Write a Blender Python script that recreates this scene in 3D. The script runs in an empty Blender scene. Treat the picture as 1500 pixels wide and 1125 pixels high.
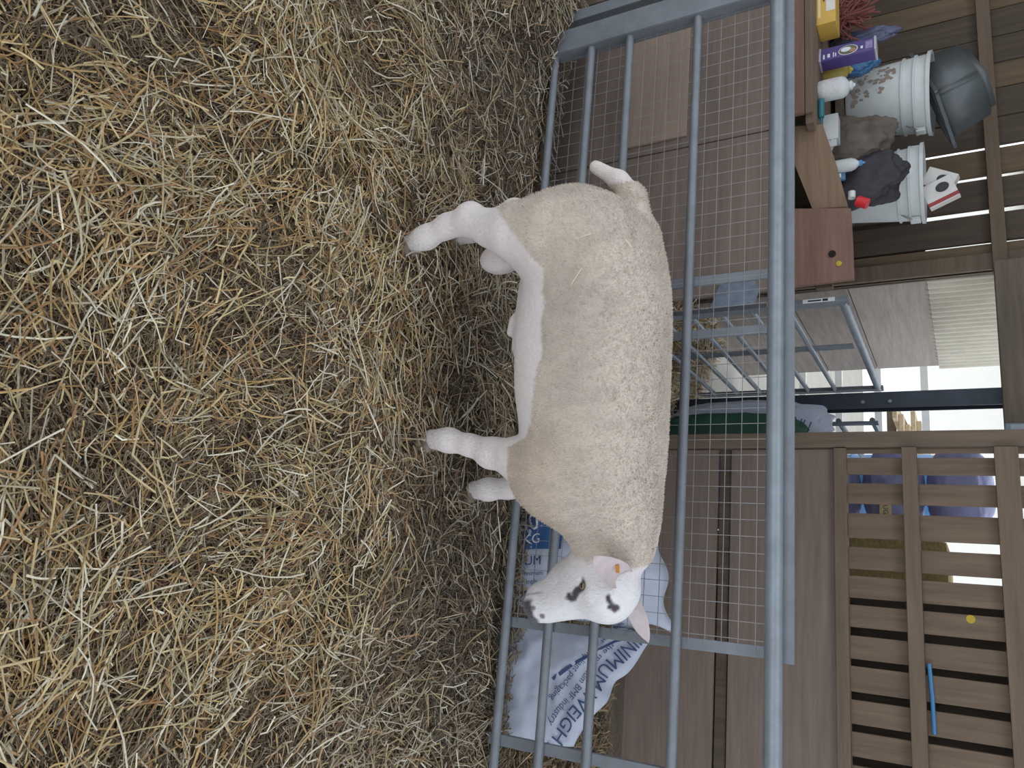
import bpy, bmesh, math, random
import numpy as np
from mathutils import Vector, Matrix

random.seed(7); rng = np.random.default_rng(11)
S = bpy.context.scene
COL = S.collection

# ------------------------------------------------------------------ camera (phone held sideways: world up = image right)
F_PX = 1140.0; H = 1.425
YAW, PITCH, ROLL = math.radians(16.6), math.radians(30.0), math.radians(3.15)
fh = Vector((-math.sin(YAW), math.cos(YAW), 0)); r0 = Vector((math.cos(YAW), math.sin(YAW), 0)); zz = Vector((0, 0, 1))
FWD = fh*math.cos(PITCH) - zz*math.sin(PITCH); u0 = fh*math.sin(PITCH) + zz*math.cos(PITCH)
CR = r0*math.cos(ROLL) - u0*math.sin(ROLL)      # towards image bottom
CU = r0*math.sin(ROLL) + u0*math.cos(ROLL)      # towards image right
CAMP = Vector((0, 0, H))
cd = bpy.data.cameras.new('camera'); cam = bpy.data.objects.new('camera', cd); COL.objects.link(cam)
cd.sensor_fit = 'HORIZONTAL'; cd.sensor_width = 36.0; cd.lens = 36.0*F_PX/1500.0; cd.clip_start = 0.02; cd.clip_end = 200
m = Matrix((CU, -CR, -FWD)).transposed().to_4x4(); m.translation = CAMP
cam.matrix_world = m
S.camera = cam

# ------------------------------------------------------------------ world: bright overcast sky
w = bpy.data.worlds.new('overcast_sky'); S.world = w; w.use_nodes = True
nt = w.node_tree; nt.nodes.clear()
wo = nt.nodes.new('ShaderNodeOutputWorld'); bg = nt.nodes.new('ShaderNodeBackground')
bg.inputs[0].default_value = (0.89, 0.945, 1.0, 1); bg.inputs[1].default_value = 1.15
nt.links.new(bg.outputs[0], wo.inputs[0])
S.view_settings.view_transform = 'Standard'; S.view_settings.look = 'None'
S.view_settings.exposure = 0.62; S.view_settings.gamma = 1.0; S.view_settings.use_curve_mapping = False

# ------------------------------------------------------------------ pixel helpers (only to find where things stand)
def ray(px, py): return FWD*F_PX + CR*(py-562.5) + CU*(px-750)
def aty(px, py, y): d = ray(px, py); return CAMP + d*(y/d.y)
def atz(px, py, z=0.0): d = ray(px, py); return CAMP + d*((z-H)/d.z)
def atx(px, py, x): d = ray(px, py); return CAMP + d*(x/d.x)

# ------------------------------------------------------------------ materials
def srgb(r, g, b):
    f = lambda c: (c/255/12.92 if c/255 <= .04045 else ((c/255+.055)/1.055)**2.4)
    return (f(r), f(g), f(b), 1)
MATS = {}
def mat(name, col, rough=.7, metal=0, var=.25, scale=8, stretch=(1, 1, 1), bump=.15, bscale=40, col2=None, attr=None, spec=.4, coat=0):
    if name in MATS: return MATS[name]
    M = bpy.data.materials.new(name); M.use_nodes = True; n = M.node_tree.nodes; l = M.node_tree.links
    b = n['Principled BSDF']; b.inputs['Roughness'].default_value = rough; b.inputs['Metallic'].default_value = metal
    b.inputs['Specular IOR Level'].default_value = spec; b.inputs['Coat Weight'].default_value = coat
    tc = n.new('ShaderNodeTexCoord'); mp = n.new('ShaderNodeMapping'); mp.inputs['Scale'].default_value = stretch
    l.new(tc.outputs['Object'], mp.inputs[0])
    nz = n.new('ShaderNodeTexNoise'); nz.inputs['Scale'].default_value = scale; nz.inputs['Detail'].default_value = 6
    nz.inputs['Roughness'].default_value = .65
    l.new(mp.outputs[0], nz.inputs[0])
    mx = n.new('ShaderNodeMix'); mx.data_type = 'RGBA'
    cr = n.new('ShaderNodeMapRange'); cr.inputs[1].default_value = .3; cr.inputs[2].default_value = .7
    l.new(nz.outputs['Fac'], cr.inputs[0]); l.new(cr.outputs[0], mx.inputs[0])
    if attr:
        at = n.new('ShaderNodeAttribute'); at.attribute_name = attr
        hs = n.new('ShaderNodeHueSaturation'); hs.inputs['Value'].default_value = 1-var
        l.new(at.outputs['Color'], hs.inputs['Color'])
        l.new(at.outputs['Color'], mx.inputs[7]); l.new(hs.outputs[0], mx.inputs[6])
    else:
        c2 = col2 or tuple(c*(1-var) for c in col[:3])+(1,)
        mx.inputs[6].default_value = c2; mx.inputs[7].default_value = col
    l.new(mx.outputs[2], b.inputs['Base Color'])
    if bump:
        nb = n.new('ShaderNodeTexNoise'); nb.inputs['Scale'].default_value = bscale; nb.inputs['Detail'].default_value = 5
        l.new(mp.outputs[0], nb.inputs[0])
        bp = n.new('ShaderNodeBump'); bp.inputs['Strength'].default_value = bump; bp.inputs['Distance'].default_value = .01
        l.new(nb.outputs['Fac'], bp.inputs['Height']); l.new(bp.outputs[0], b.inputs['Normal'])
    MATS[name] = M
    return M
def wood(name, r, g, b_, axis='z', var=.4, rough=.8):
    st = {'x': (.6, 8, 8), 'y': (8, .6, 8), 'z': (8, 8, .6)}[axis]
    return mat(name, srgb(r, g, b_), rough, var=var, scale=4, stretch=st, bump=.25, bscale=9)

STEEL = mat('painted_steel', srgb(128, 134, 142), .5, .15, .25, 12, bump=.06, bscale=90)
GALV = mat('galvanised_tube', srgb(140, 149, 158), .42, .25, .25, 14, bump=.05, bscale=120)
WIRE = mat('galvanised_wire', srgb(150, 150, 152), .5, .5, .1, 30, bump=0)
WPLY = wood('brown_plywood', 128, 113, 104, 'x', .3)
WPLYL = wood('pale_plywood', 160, 140, 126, 'x', .22)
WPAL = wood('weathered_timber', 120, 102, 86, 'z', .4)
WBAT = wood('weathered_batten', 118, 101, 86, 'x', .35)
WDARK = wood('dark_board', 92, 80, 69, 'z', .45)
WRED = wood('reddish_plywood', 128, 98, 86, 'x', .3)
WGREY = wood('grey_board', 160, 150, 142, 'y', .35)
WHITEP = mat('white_plastic', srgb(202, 207, 207), .45, 0, .2, 7, bump=.03)
DKSTEEL = mat('dark_steel', srgb(66, 74, 86), .5, .3, .3, 10, bump=.05)

# ------------------------------------------------------------------ mesh helpers
def link(name, me, material=None, parent=None, smooth=False):
    if material is not None and len(me.materials) == 0: me.materials.append(material)
    if smooth: me.polygons.foreach_set('use_smooth', [True]*len(me.polygons))
    o = bpy.data.objects.new(name, me); COL.objects.link(o)
    if parent is not None:
        o.parent = parent
        o.matrix_parent_inverse = Matrix.Identity(4)
    return o
def meshd(name, V, Fc, material=None, smooth=False):
    me = bpy.data.meshes.new(name); me.from_pydata([tuple(v) for v in V], [], [tuple(f) for f in Fc]); me.update()
    if material: me.materials.append(material)
    if smooth: me.polygons.foreach_set('use_smooth', [True]*len(me.polygons))
    return me
def tag(o, label=None, cat=None, group=None, kind=None):
    if label: o['label'] = label
    if cat: o['category'] = cat
    if group: o['group'] = group
    if kind: o['kind'] = kind
    return o
def empty(name, loc=(0, 0, 0), rz=0.0):
    o = bpy.data.objects.new(name, None); COL.objects.link(o); o.location = loc; o.rotation_euler = (0, 0, rz); o.empty_display_size = .1
    return o
class MB:
    """collects shapes in one bmesh"""
    def __init__(s): s.bm = bmesh.new()
    def box(s, c, d, rot=None, bev=0.0):
        r = bmesh.ops.create_cube(s.bm, size=1.0)
        mt = Matrix.Translation(Vector(c)) @ (rot.to_4x4() if rot else Matrix.Identity(4)) @ Matrix.Diagonal((*d, 1))
        bmesh.ops.transform(s.bm, matrix=mt, verts=r['verts'])
        if bev:
            es = list({e for v in r['verts'] for e in v.link_edges})
            bmesh.ops.bevel(s.bm, geom=es, offset=bev, segments=2, affect='EDGES', profile=.6)
        return s
    def tube(s, pts, r, n=10, cap=True):
        pts = [Vector(p) for p in pts]; rs = r if isinstance(r, (list, tuple)) else [r]*len(pts)
        rings = []
        for i, p in enumerate(pts):
            t = (pts[min(i+1, len(pts)-1)] - pts[max(i-1, 0)]).normalized()
            a = t.orthogonal().normalized() if i == 0 else (a - t*a.dot(t)).normalized()
            b = t.cross(a)
            rings.append([s.bm.verts.new(p + (a*math.cos(k*2*math.pi/n) + b*math.sin(k*2*math.pi/n))*rs[i]) for k in range(n)])
        for q in range(len(rings)-1):
            for k in range(n): s.bm.faces.new((rings[q][k], rings[q][(k+1) % n], rings[q+1][(k+1) % n], rings[q+1][k]))
        if cap: s.bm.faces.new(rings[0][::-1]); s.bm.faces.new(rings[-1])
        return s
    def lathe(s, prof, n=32, mt=None):
        rings = []
        for r, z in prof:
            rings.append([s.bm.verts.new((r*math.cos(k*2*math.pi/n), r*math.sin(k*2*math.pi/n), z)) for k in range(n)])
        for q in range(len(rings)-1):
            for k in range(n): s.bm.faces.new((rings[q][k], rings[q][(k+1) % n], rings[q+1][(k+1) % n], rings[q+1][k]))
        s.bm.faces.new(rings[0][::-1]); s.bm.faces.new(rings[-1])
        if mt: bmesh.ops.transform(s.bm, matrix=mt, verts=[v for rg in rings for v in rg])
        return s
    def build(s, name, material, parent=None, smooth=False):
        bmesh.ops.recalc_face_normals(s.bm, faces=s.bm.faces)
        me = bpy.data.meshes.new(name); s.bm.to_mesh(me); s.bm.free()
        o = link(name, me, material, parent, False)
        if smooth:
            me.polygons.foreach_set('use_smooth', [True]*len(me.polygons))
            me.set_sharp_from_angle(angle=math.radians(40))
        return o
def text_geo(body, size, extrude=0.0, align='CENTER'):
    """flat letters as (verts, faces) in the xy plane"""
    cu = bpy.data.curves.new('letters', 'FONT'); cu.body = body; cu.size = size; cu.align_x = align; cu.align_y = 'CENTER'; cu.resolution_u = 3
    o = bpy.data.objects.new('letters', cu); COL.objects.link(o)
    dg = bpy.context.evaluated_depsgraph_get(); me = o.evaluated_get(dg).to_mesh()
    V = [v.co.copy() for v in me.vertices]; Fc = [tuple(p.vertices) for p in me.polygons]
    o.evaluated_get(dg).to_mesh_clear(); bpy.data.objects.remove(o); bpy.data.curves.remove(cu)
    return V, Fc

# ------------------------------------------------------------------ numpy noise
def vnoise(P, sc, seed=0):
    """smooth value noise of an (n,3) array, about -1..1"""
    P = np.asarray(P, float)*sc + seed*17.31
    i = np.floor(P).astype(np.int64); f = P - i; f = f*f*(3-2*f); out = np.zeros(len(P))
    for dx in (0, 1):
        for dy in (0, 1):
            for dz in (0, 1):
                h = ((i[:, 0]+dx)*374761393 + (i[:, 1]+dy)*668265263 + (i[:, 2]+dz)*1274126177 + seed*9781) & 0x7fffffff
                h = ((h ^ (h >> 13))*1103515245) & 0x7fffffff; h = (h ^ (h >> 16)) & 0xffff
                wgt = (f[:, 0] if dx else 1-f[:, 0])*(f[:, 1] if dy else 1-f[:, 1])*(f[:, 2] if dz else 1-f[:, 2])
                out += wgt*(h/32767.5-1)
    return out
def straw_h(x, y):
    """height of the straw bed"""
    x = np.asarray(x, float); y = np.asarray(y, float); P = np.stack([x, y, np.zeros_like(x)], -1).reshape(-1, 3)
    h = .035*vnoise(P, 2.1, 1) + .022*vnoise(P, 5.5, 2) + .014*vnoise(P, 13, 3) + .008*vnoise(P, 28, 4)
    h = h.reshape(x.shape)
    h = h*np.clip((2.6-y)/.7, .25, 1)
    h += .13*np.exp(-(((x+2.45)/.38)**2 + ((y-2.2)/.5)**2))
    h += .02*np.exp(-((y-1.35-.25*(x+.6))/.16)**2)          # trampled ridge
    feet = ((-.951, 1.667), (-1.05, 1.93), (-.41, 1.89), (-.286, 2.158))
    for fx, fy in feet:                                      # hooves sink a little into the bed
        wgt = np.exp(-(((x-fx)**2+(y-fy)**2)/.09**2)); h = h*(1-wgt) + .012*wgt
    return h - .008

GATE_Y = 2.396
# ================================================================== SETTING
# floor under the straw, yard behind
def floor_mesh():
    xs = np.linspace(-4.2, 2.2, 129); ys = np.linspace(-.6, 4.4, 101)
    X, Y = np.meshgrid(xs, ys); Z = straw_h(X, Y) - .012
    Z = np.where(Y > 2.55, np.minimum(Z, -.01), Z)
    Z = np.where((Y > 2.48) & (X < -1.1) & (Y < 2.85), -.22, Z)
    V = np.stack([X, Y, Z], -1).reshape(-1, 3); nx = len(xs)
    Fc = [(j*nx+i, j*nx+i+1, (j+1)*nx+i+1, (j+1)*nx+i) for j in range(len(ys)-1) for i in range(nx-1)]
    return meshd('floor', V, Fc, mat('trodden_litter', srgb(92, 78, 62), .95, var=.5, scale=30, bump=.8, bscale=90), True)
tag(link('floor', floor_mesh()), kind='structure')
g = MB(); g.box((-1, 9.2, -.09), (30, 9.6, .1))
tag(g.build('floor_yard', mat('concrete_yard', srgb(176, 172, 164), .9, var=.2, scale=3)), kind='structure')

# right-hand wall: boards below, pallet slats above
YP = 3.55
wr = tag(empty('wall_right', (.3, YP, 0)), kind='structure')
def wbox(name, x0, x1, y0, y1, z0, z1, material, parent, bev=.003):
    b = MB(); p = parent.location
    b.box(((x0+x1)/2-p.x, (y0+y1)/2-p.y, (z0+z1)/2-p.z), (x1-x0, y1-y0, z1-z0), bev=bev)
    return b.build(name, material, parent)
XL = -.735
wbox('board', XL+.05, 1.5, YP, YP+.02, .495, .985, WPLY, wr)
wbox('board', XL+.05, 1.5, YP+.012, YP+.03, .44, .489, WDARK, wr)
wbox('board', XL+.05, 1.5, YP, YP+.02, .03, .434, WPLY, wr)
wbox('post', XL-.022, XL+.045, YP-.02, YP+.09, -.02, 1.72, wood('grey_post', 120, 104, 90, 'z'), wr)
for z0, z1 in ((.935, .985), (1.197, 1.252), (1.52, 1.60)):
    wbox('batten', XL+.05, 1.5, YP-.045 if z0 > 1 else YP-.03, YP-.002, z0, z1, WBAT, wr)
slat_x = [(-.66, -.56), (-.55, -.535), (-.415, -.30), ]
slat_x = [(-.685, -.668), (-.648, -.578), (-.54, -.455), (-.414, -.312), (-.275, -.185), (-.158, -.070), (-.042, .045), (.078, .168), (.195, .292), (.322, .412), (.44, .53), (.562, .652), (.684, .774), (.81, .90), (.935, 1.03), (1.06, 1.15), (1.19, 1.28)]
for i, (a, b_) in enumerate(slat_x):
    zt = 1.72
    o = wbox('slat', a, b_, YP+.004, YP+.024, .95, zt, WPAL, wr)
    o.location.y += random.uniform(-.003, .003)
# boards added to block daylight, so the right-hand pallet gaps look dark
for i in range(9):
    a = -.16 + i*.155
    wbox('gap_blocking_board', a, a+.154, YP+.13, YP+.15, .2, 1.72, WDARK, wr)

# left back wall: vertical boards with gaps
YB = 4.0
wb = tag(empty('wall_back', (-2.6, YB, 0)), kind='structure')
x = -1.62; k = 0
gaps = [.012, .028, .022, .020, .008, .004, .010, .004, .006, .003, .003, .004, .003]
while x > -5.2:
    wd = .135 + .02*((k*7) % 3)/2
    z0 = .1
    wbox('board', x-wd, x, YB, YB+.022, z0, 2.6, WDARK if k % 3 else wood('warm_board', 116, 98, 78, 'z', .4), wb)
    x -= wd + gaps[k] if k < len(gaps) else wd+.003; k += 1
wbox('outer_gap_blocker', -2.35, -1.62, YB+.03, YB+.045, .1, 1.30, WDARK, wb)  # added behind the wall to keep the lower gaps dark
wbox('outer_gap_blocker', -5.2, -2.352, YB+.03, YB+.045, .1, 1.50, WDARK, wb)
wbox('batten', -5.2, -1.6, YB-.06, YB-.002, 1.575, 1.635, WBAT, wb)
wbox('batten', -5.2, -1.6, YB-.045, YB-.002, .80, .88, WBAT, wb)

# beam across the passage
bm_ = tag(empty('trim_1', (-1.1, 3.9, 1.6)), kind='structure')
wbox('beam', -1.6, XL, 3.84, 3.94, 1.575, 1.72, wood('lintel_timber', 110, 98, 86, 'x'), bm_)

# passage side wall receding: boards below, corrugated sheet above
XS = -1.64
ws = tag(empty('wall_passage', (XS, 4.8, 0)), kind='structure')
for z0, z1, mm in ((.05, .62, WGREY), (.625, .93, WGREY), (.935, 1.325, wood('pale_grey_board', 176, 165, 155, 'y', .25))):
    wbox('board', XS-.03, XS, 4.06, 5.62, z0, z1, mm, ws)
wbox('post', XS-.06, XS+.02, 3.98, 4.06, -.02, 2.2, WBAT, ws)
# corrugated sheet
V = []; Fc = []; n = 260
for i in range(n):
    y = 4.07 + 1.6*i/(n-1); xx = .032*math.sin((y-4.07)*2*math.pi/.073)
    V += [(xx-.01, y-4.8, 1.30), (xx-.01, y-4.8, 2.3), (xx-.013, y-4.8, 1.30), (xx-.013, y-4.8, 2.3)]
for i in range(n-1):
    a = 4*i; Fc += [(a, a+4, a+5, a+1), (a+2, a+3, a+7, a+6)]
link('corrugated_sheet', meshd('corrugated_sheet', V, Fc, mat('cream_sheet', srgb(232, 226, 210), .55, .0, .15, 6, bump=.03), True), None, ws)

# steel post in the passage
sp = tag(empty('trim_2', (-1.06, 4.1, 0)), kind='structure')
b = MB(); b.box((0, 0, .84), (.012, .08, 1.72)); b.box((.036, -.04, .84), (.075, .010, 1.72)); b.box((.036, .04, .84), (.075, .010, 1.72))
b.build('steel_channel', DKSTEEL, sp)
for z in (1.0, 1.12): MB().tube([(.045, -.044, z), (.045, -.056, z)], .009, 8).build('bolt', GALV, sp)

# unseen shed roof, added to shade the back and shaped for the light
rf = tag(empty('ceiling', (-1, 3.3, 2.7)), kind='structure')
for ya, yb in ((-3.4, .45), (2.35, 4.35)):                        # two runs of sheets with a strip left open to light the ram
    V = []; Fc = []; n = 200
    for i in range(n):
        xx = -5.2 + 8.2*i/(n-1); z = .012*math.sin(xx*2*math.pi/.15)
        V += [(xx+1, ya-3.3, z+.35-.45*(ya+4.6)/8.95), (xx+1, yb-3.3, z+.35-.45*(yb+4.6)/8.95)]
    for i in range(n-1): a = 2*i; Fc.append((a, a+2, a+3, a+1))
    ro = link('shading_roof_sheet', meshd('shading_roof_sheet', V, Fc, mat('fibre_cement', srgb(120, 118, 114), .9, var=.3, scale=5), True), None, rf)
    md = ro.modifiers.new('thick', 'SOLIDIFY'); md.thickness = .008
wl = tag(empty('wall_left', (-5.2, 2.5, 0)), kind='structure')
for i in range(12): wbox('board', -5.24, -5.2, .5+i*.3, .5+i*.3+.285, 0, 2.6, WDARK, wl)

# ================================================================== STRAW (stuff)
def in_view_area(x, y):
    # a generous patch round the pen floor the camera sees
    return (y > .15) & (y < 2.52) & (x > -1.05-.82*y) & (x < .75+.16*y)
def gen_straw(N, Lm, Lsig, Lmax, wmin, wmax, nseg, lift, tilt, curve, tube, palette, weights, fine=False):
    x = rng.uniform(-3.3, 1.25, N*4); y = rng.uniform(.15, 2.52, N*4)
    ok = in_view_area(x, y)
    if nseg > 2:                                             # brighter long straw lies in loose clumps and drifts
        Q = np.stack([x, y, np.zeros(len(x))], -1); cl = .55 + .6*vnoise(Q, 3.2, 21) + .5*vnoise(Q, 8, 22) + .10*np.clip(1.5-y, -1, 1)
        ok &= rng.random(len(x)) < np.clip(cl, .22, 1)
    x = x[ok][:N]; y = y[ok][:N]; n = len(x)
    L = np.clip(rng.lognormal(math.log(Lm), Lsig, n), .012, Lmax); W = rng.uniform(wmin, wmax, n)
    az = rng.uniform(0, 2*np.pi, n)
    # swirls: neighbouring stalks share a loose direction
    P = np.stack([x, y, np.zeros(n)], -1)
    az = np.where(rng.random(n) < .5, np.pi*1.6*vnoise(P, 1.9, 5) + .55*rng.normal(size=n), az)
    pit = rng.normal(0, tilt, n)
    K = nseg+1; s = np.linspace(-.5, .5, K)
    bend = rng.normal(0, curve, n); kinkp = rng.integers(1, max(K-1, 2), n); kink = np.where(rng.random(n) < .3, rng.normal(0, .8, n), 0)
    d = np.zeros((n, K, 3)); ang = np.zeros((n, K))
    for j in range(1, K): ang[:, j] = az + bend*s[j]*2 + np.where(j > kinkp, kink, 0)
    for j in range(1, K):
        st = L/nseg
        d[:, j, 0] = d[:, j-1, 0] + np.cos(ang[:, j])*st*np.cos(pit)
        d[:, j, 1] = d[:, j-1, 1] + np.sin(ang[:, j])*st*np.cos(pit)
        d[:, j, 2] = d[:, j-1, 2] + np.sin(pit)*st + rng.normal(0, .06, n)*st
    d -= d.mean(1, keepdims=True)
    c = d.copy(); c[:, :, 0] += x[:, None]; c[:, :, 1] += y[:, None]
    hs = straw_h(c[:, :, 0], c[:, :, 1])
    base = hs.mean(1) + rng.uniform(-.004, lift, n)
    c[:, :, 2] = d[:, :, 2] + .5*(hs - hs.mean(1, keepdims=True)) + base[:, None]
    c[:, :, 2] = np.maximum(c[:, :, 2], hs - .008)
    # keep the stalks in the pen: no tips through the wood behind the gate
    t = np.gradient(c, axis=1); t /= np.linalg.norm(t, axis=2, keepdims=True)+1e-9
    up = np.array([0, 0, 1.]); sd = np.cross(t, up); sd /= np.linalg.norm(sd, axis=2, keepdims=True)+1e-9
    nn = np.cross(sd, t); rl = rng.uniform(-.7, .7, n)[:, None, None]
    a = sd*np.cos(rl) + nn*np.sin(rl); bq = -sd*np.sin(rl) + nn*np.cos(rl)
    wd = (W[:, None]*np.linspace(1, .75, K)[None])[:, :, None]
    col = np.array(palette)[rng.choice(len(palette), n, p=weights)]*rng.uniform(.75, 1.2, (n, 1))
    soil = np.clip((y-1.25)/.9 + .5*vnoise(P, 2.6, 15), 0, 1)[:, None]          # trodden, greyer straw round the ram
    col = col*(.88-.15*soil); col = col*(1-.3*soil) + col.mean(1, keepdims=True)*np.array([1.04, 1, .95])*.3*soil
    if tube:
        rings = np.stack([a*wd*.5, -a*wd*.25+bq*wd*.43, -a*wd*.25-bq*wd*.43], 2); R = 3
    else:
        rings = np.stack([a*wd*.5, -a*wd*.5], 2); R = 2
    V = (c[:, :, None, :] + rings).reshape(n, K*R, 3)
    fl = []
    for j in range(K-1):
        if R == 3:
            for q in range(3): fl.append((j*3+q, j*3+(q+1) % 3, (j+1)*3+(q+1) % 3, (j+1)*3+q))
        else: fl.append((j*2, j*2+1, j*2+3, j*2+2))
    fl = np.array(fl)
    Fi = (fl[None] + (np.arange(n)*K*R)[:, None, None]).reshape(-1, 4)
    C = np.repeat(col, K*R, axis=0)
    return V.reshape(-1, 3), Fi, C
def quads_object(name, parts, material):
    off = 0; Vs = []; Fs = []; Cs = []
    for V, Fi, C in parts: Vs.append(V); Fs.append(Fi+off); Cs.append(C); off += len(V)
    V = np.concatenate(Vs); Fi = np.concatenate(Fs); C = np.concatenate(Cs)
    me = bpy.data.meshes.new(name); me.vertices.add(len(V)); me.vertices.foreach_set('co', V.astype(np.float32).ravel())
    me.loops.add(Fi.size); me.loops.foreach_set('vertex_index', Fi.astype(np.int32).ravel())
    me.polygons.add(len(Fi)); me.polygons.foreach_set('loop_start', np.arange(0, Fi.size, 4, dtype=np.int32))
    me.update(calc_edges=True)
    at = me.color_attributes.new('Col', 'FLOAT_COLOR', 'POINT')
    at.data.foreach_set('color', np.concatenate([C, np.ones((len(C), 1))], 1).astype(np.float32).ravel())
    me.materials.append(material)
    return me
L_ = lambda r, g, b: srgb(r, g, b)[:3]
PAL_F = [L_(150, 128, 98), L_(124, 103, 78), L_(176, 156, 122), L_(98, 82, 66), L_(146, 136, 116)]
PAL_B = [L_(218, 196, 150), L_(200, 167, 112), L_(242, 234, 210), L_(172, 132, 88), L_(202, 191, 162)]
SM = mat('straw', srgb(200, 170, 120), .55, var=.18, scale=60, bump=0, attr='Col', spec=.45)
parts = [gen_straw(130000, .034, .5, .11, .0010, .0030, 2, .010, .16, .25, False, PAL_F, [.3, .25, .15, .2, .1]),
         gen_straw(24000, .070, .5, .20, .0016, .0048, 3, .022, .13, .28, False, PAL_B, [.25, .24, .14, .2, .17]),
         gen_straw(3800, .12, .5, .30, .0026, .0062, 4, .034, .11, .25, True, PAL_B, [.32, .2, .26, .1, .12])]
tag(link('straw_bedding', quads_object('straw_bedding', parts, SM)), 'loose golden straw covering the pen floor under the ram', 'straw', kind='stuff')

# a heap of hay in the passage and scraps behind the gate
def gen_hay(N, x0, x1, y0, y1, hfun, Lm, pal, wts):
    x = rng.uniform(x0, x1, N); y = rng.uniform(y0, y1, N); z = hfun(x, y); n = N
    ok = z > -.05; x, y, z = x[ok], y[ok], z[ok]; n = len(x)
    L = rng.lognormal(math.log(Lm), .4, n); az = rng.uniform(0, 6.28, n); pt = rng.normal(0, .35, n)
    d = np.stack([np.cos(az)*np.cos(pt), np.sin(az)*np.cos(pt), np.sin(pt)], -1)
    c0 = np.stack([x, y, z+rng.uniform(0, .02, n)], -1); K = 3
    pts = np.stack([c0-d*L[:, None]/2, c0+rng.normal(0, .004, (n, 3)), c0+d*L[:, None]/2], 1)
    pts[:, :, 2] = np.maximum(pts[:, :, 2], .0)
    sd = np.cross(d, [0, 0, 1]); sd /= np.linalg.norm(sd, axis=1, keepdims=True)+1e-9
    w_ = rng.uniform(.0015, .004, n)[:, None, None]
    V = np.stack([pts+sd[:, None]*w_, pts-sd[:, None]*w_], 2).reshape(n, 6, 3)
    fl = np.array([(0, 1, 3, 2), (2, 3, 5, 4)]); Fi = (fl[None]+(np.arange(n)*6)[:, None, None]).reshape(-1, 4)
    col = np.array(pal)[rng.choice(len(pal), n, p=wts)]*rng.uniform(.7, 1.15, (n, 1))
    return V.reshape(-1, 3), Fi, np.repeat(col, 6, axis=0)
heap = lambda x, y: .26*np.exp(-(((x+1.40)/.16)**2 + ((y-3.9)/.5)**2)) + .02
tag(link('hay_heap', quads_object('hay_heap', [gen_hay(8000, -1.46, -1.00, 3.15, 4.5, heap, .09, PAL_B, [.2, .2, .2, .2, .2])], SM)),
    'loose heap of dry hay behind the barred hurdle in the passage', 'hay', kind='stuff')
scr = lambda x, y: np.full_like(x, .005)
tag(link('straw_scraps', quads_object('straw_scraps', [gen_hay(5000, -.7, 1.3, 2.45, 3.44, scr, .06, PAL_F, [.3, .25, .2, .13, .12])], SM)),
    'dull straw scraps on the floor between the gate and the brown boards', 'straw', kind='stuff')

# ================================================================== GATE
gt = tag(empty('metal_gate', (-.8, GATE_Y, 0)), 'blue-grey tubular metal gate with wire mesh behind the ram', 'gate')
GX0, GX1 = -2.12, 1.25
for z, r in ((.046, .0155), (.207, .0155), (.371, .0155), (.640, .0155)):
    MB().tube([(GX0+.8, 0, z), (GX1+.8, 0, z)], r, 14).build('rail', STEEL, gt, True)
MB().tube([(GX0+.75, 0, .926), (GX1+.8, 0, .926)], .025, 20).build('top_rail', GALV, gt, True)
b = MB(); b.box((-1.0+.8, .034, .952), (2.30, .008, .05)); b.build('flat_bar', STEEL, gt)
for xx, wd in ((-1.048, .034), (-.858, .030), (.126, .034)):
    MB().box((xx+.8, .026, .49), (wd, .012, .90), bev=.002).build('stile', STEEL, gt)
MB().box((.50+.8, .02, .46), (.036, .02, .90), bev=.003).build('stile', STEEL, gt)
b = MB(); b.box((GX0-.03+.8, -.02, .46), (.10, .006, .96)); b.box((GX0+.02+.8, .01, .46), (.006, .06, .96)); b.box((GX0-.08+.8, .01, .46), (.006, .06, .96))
b.build('end_channel', STEEL, gt)
MB().box((GX0-.17+.8, .03, .46), (.05, .04, .96), bev=.004).build('hinge_post', STEEL, gt)
b = MB()
for i in range(19): z = .03 + i*.0495; b.tube([(-2.10+.8, .018, z), (.126+.8, .018, z)], .0013, 4, False)
for i in range(45): xx = -2.09 + i*.0497; b.tube([(xx+.8, .0205, .01), (xx+.8, .0205, .93)], .0013, 4, False)
tag(b.build('wire_mesh', WIRE, gt), 'thin galvanised square wire mesh', kind='stuff')

# ================================================================== HURDLE in the passage
HX = -1.19
hd = tag(empty('hurdle', (HX, 3.1, 0)), 'grey metal hurdle with pale rails running back into the passage', 'hurdle')
MB().box((0, 0, .55), (.02, .06, 1.02), bev=.002).build('stile', STEEL, hd)
MB().box((-.012, .62, .52), (.008, .06, .96)).build('stile', STEEL, hd)
MB().box((0, 1.35, .55), (.02, .05, 1.02)).build('stile', STEEL, hd)
for z in (.16, .29, .42, .55, .68, .82): MB().tube([(0, 0, z), (0, 1.35, z)], .012, 8).build('rail', GALV, hd, True)
MB().tube([(0, 0, 1.035), (0, 1.35, 1.035)], .018, 12).build('top_rail', GALV, hd, True)
st = MB(); st.box((.0, -.0312, .95), (.016, .001, .12)); st.build('white_sticker', mat('sticker_white', srgb(225, 225, 225), .5, var=.1, bump=0), hd)
st = MB(); st.box((.0, -.0312, .80), (.018, .001, .10)); st.build('yellow_sticker', mat('sticker_yellow', srgb(214, 180, 90), .5, var=.2, bump=0), hd)
st = MB(); st.box((.0, -.0320, .975), (.010, .0008, .02)); st.box((.0, -.0320, .935), (.006, .0008, .05))
st.build('sticker_print', mat('print_dark', srgb(50, 55, 70), .6, var=0, bump=0), hd)

# ================================================================== RAM
RAM_TH = math.radians(18.0)
ram = tag(empty('ram', (-.997, 1.81, 0), RAM_TH), 'cream fleeced ram with clipped white belly, legs and face standing on straw', 'sheep')
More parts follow.
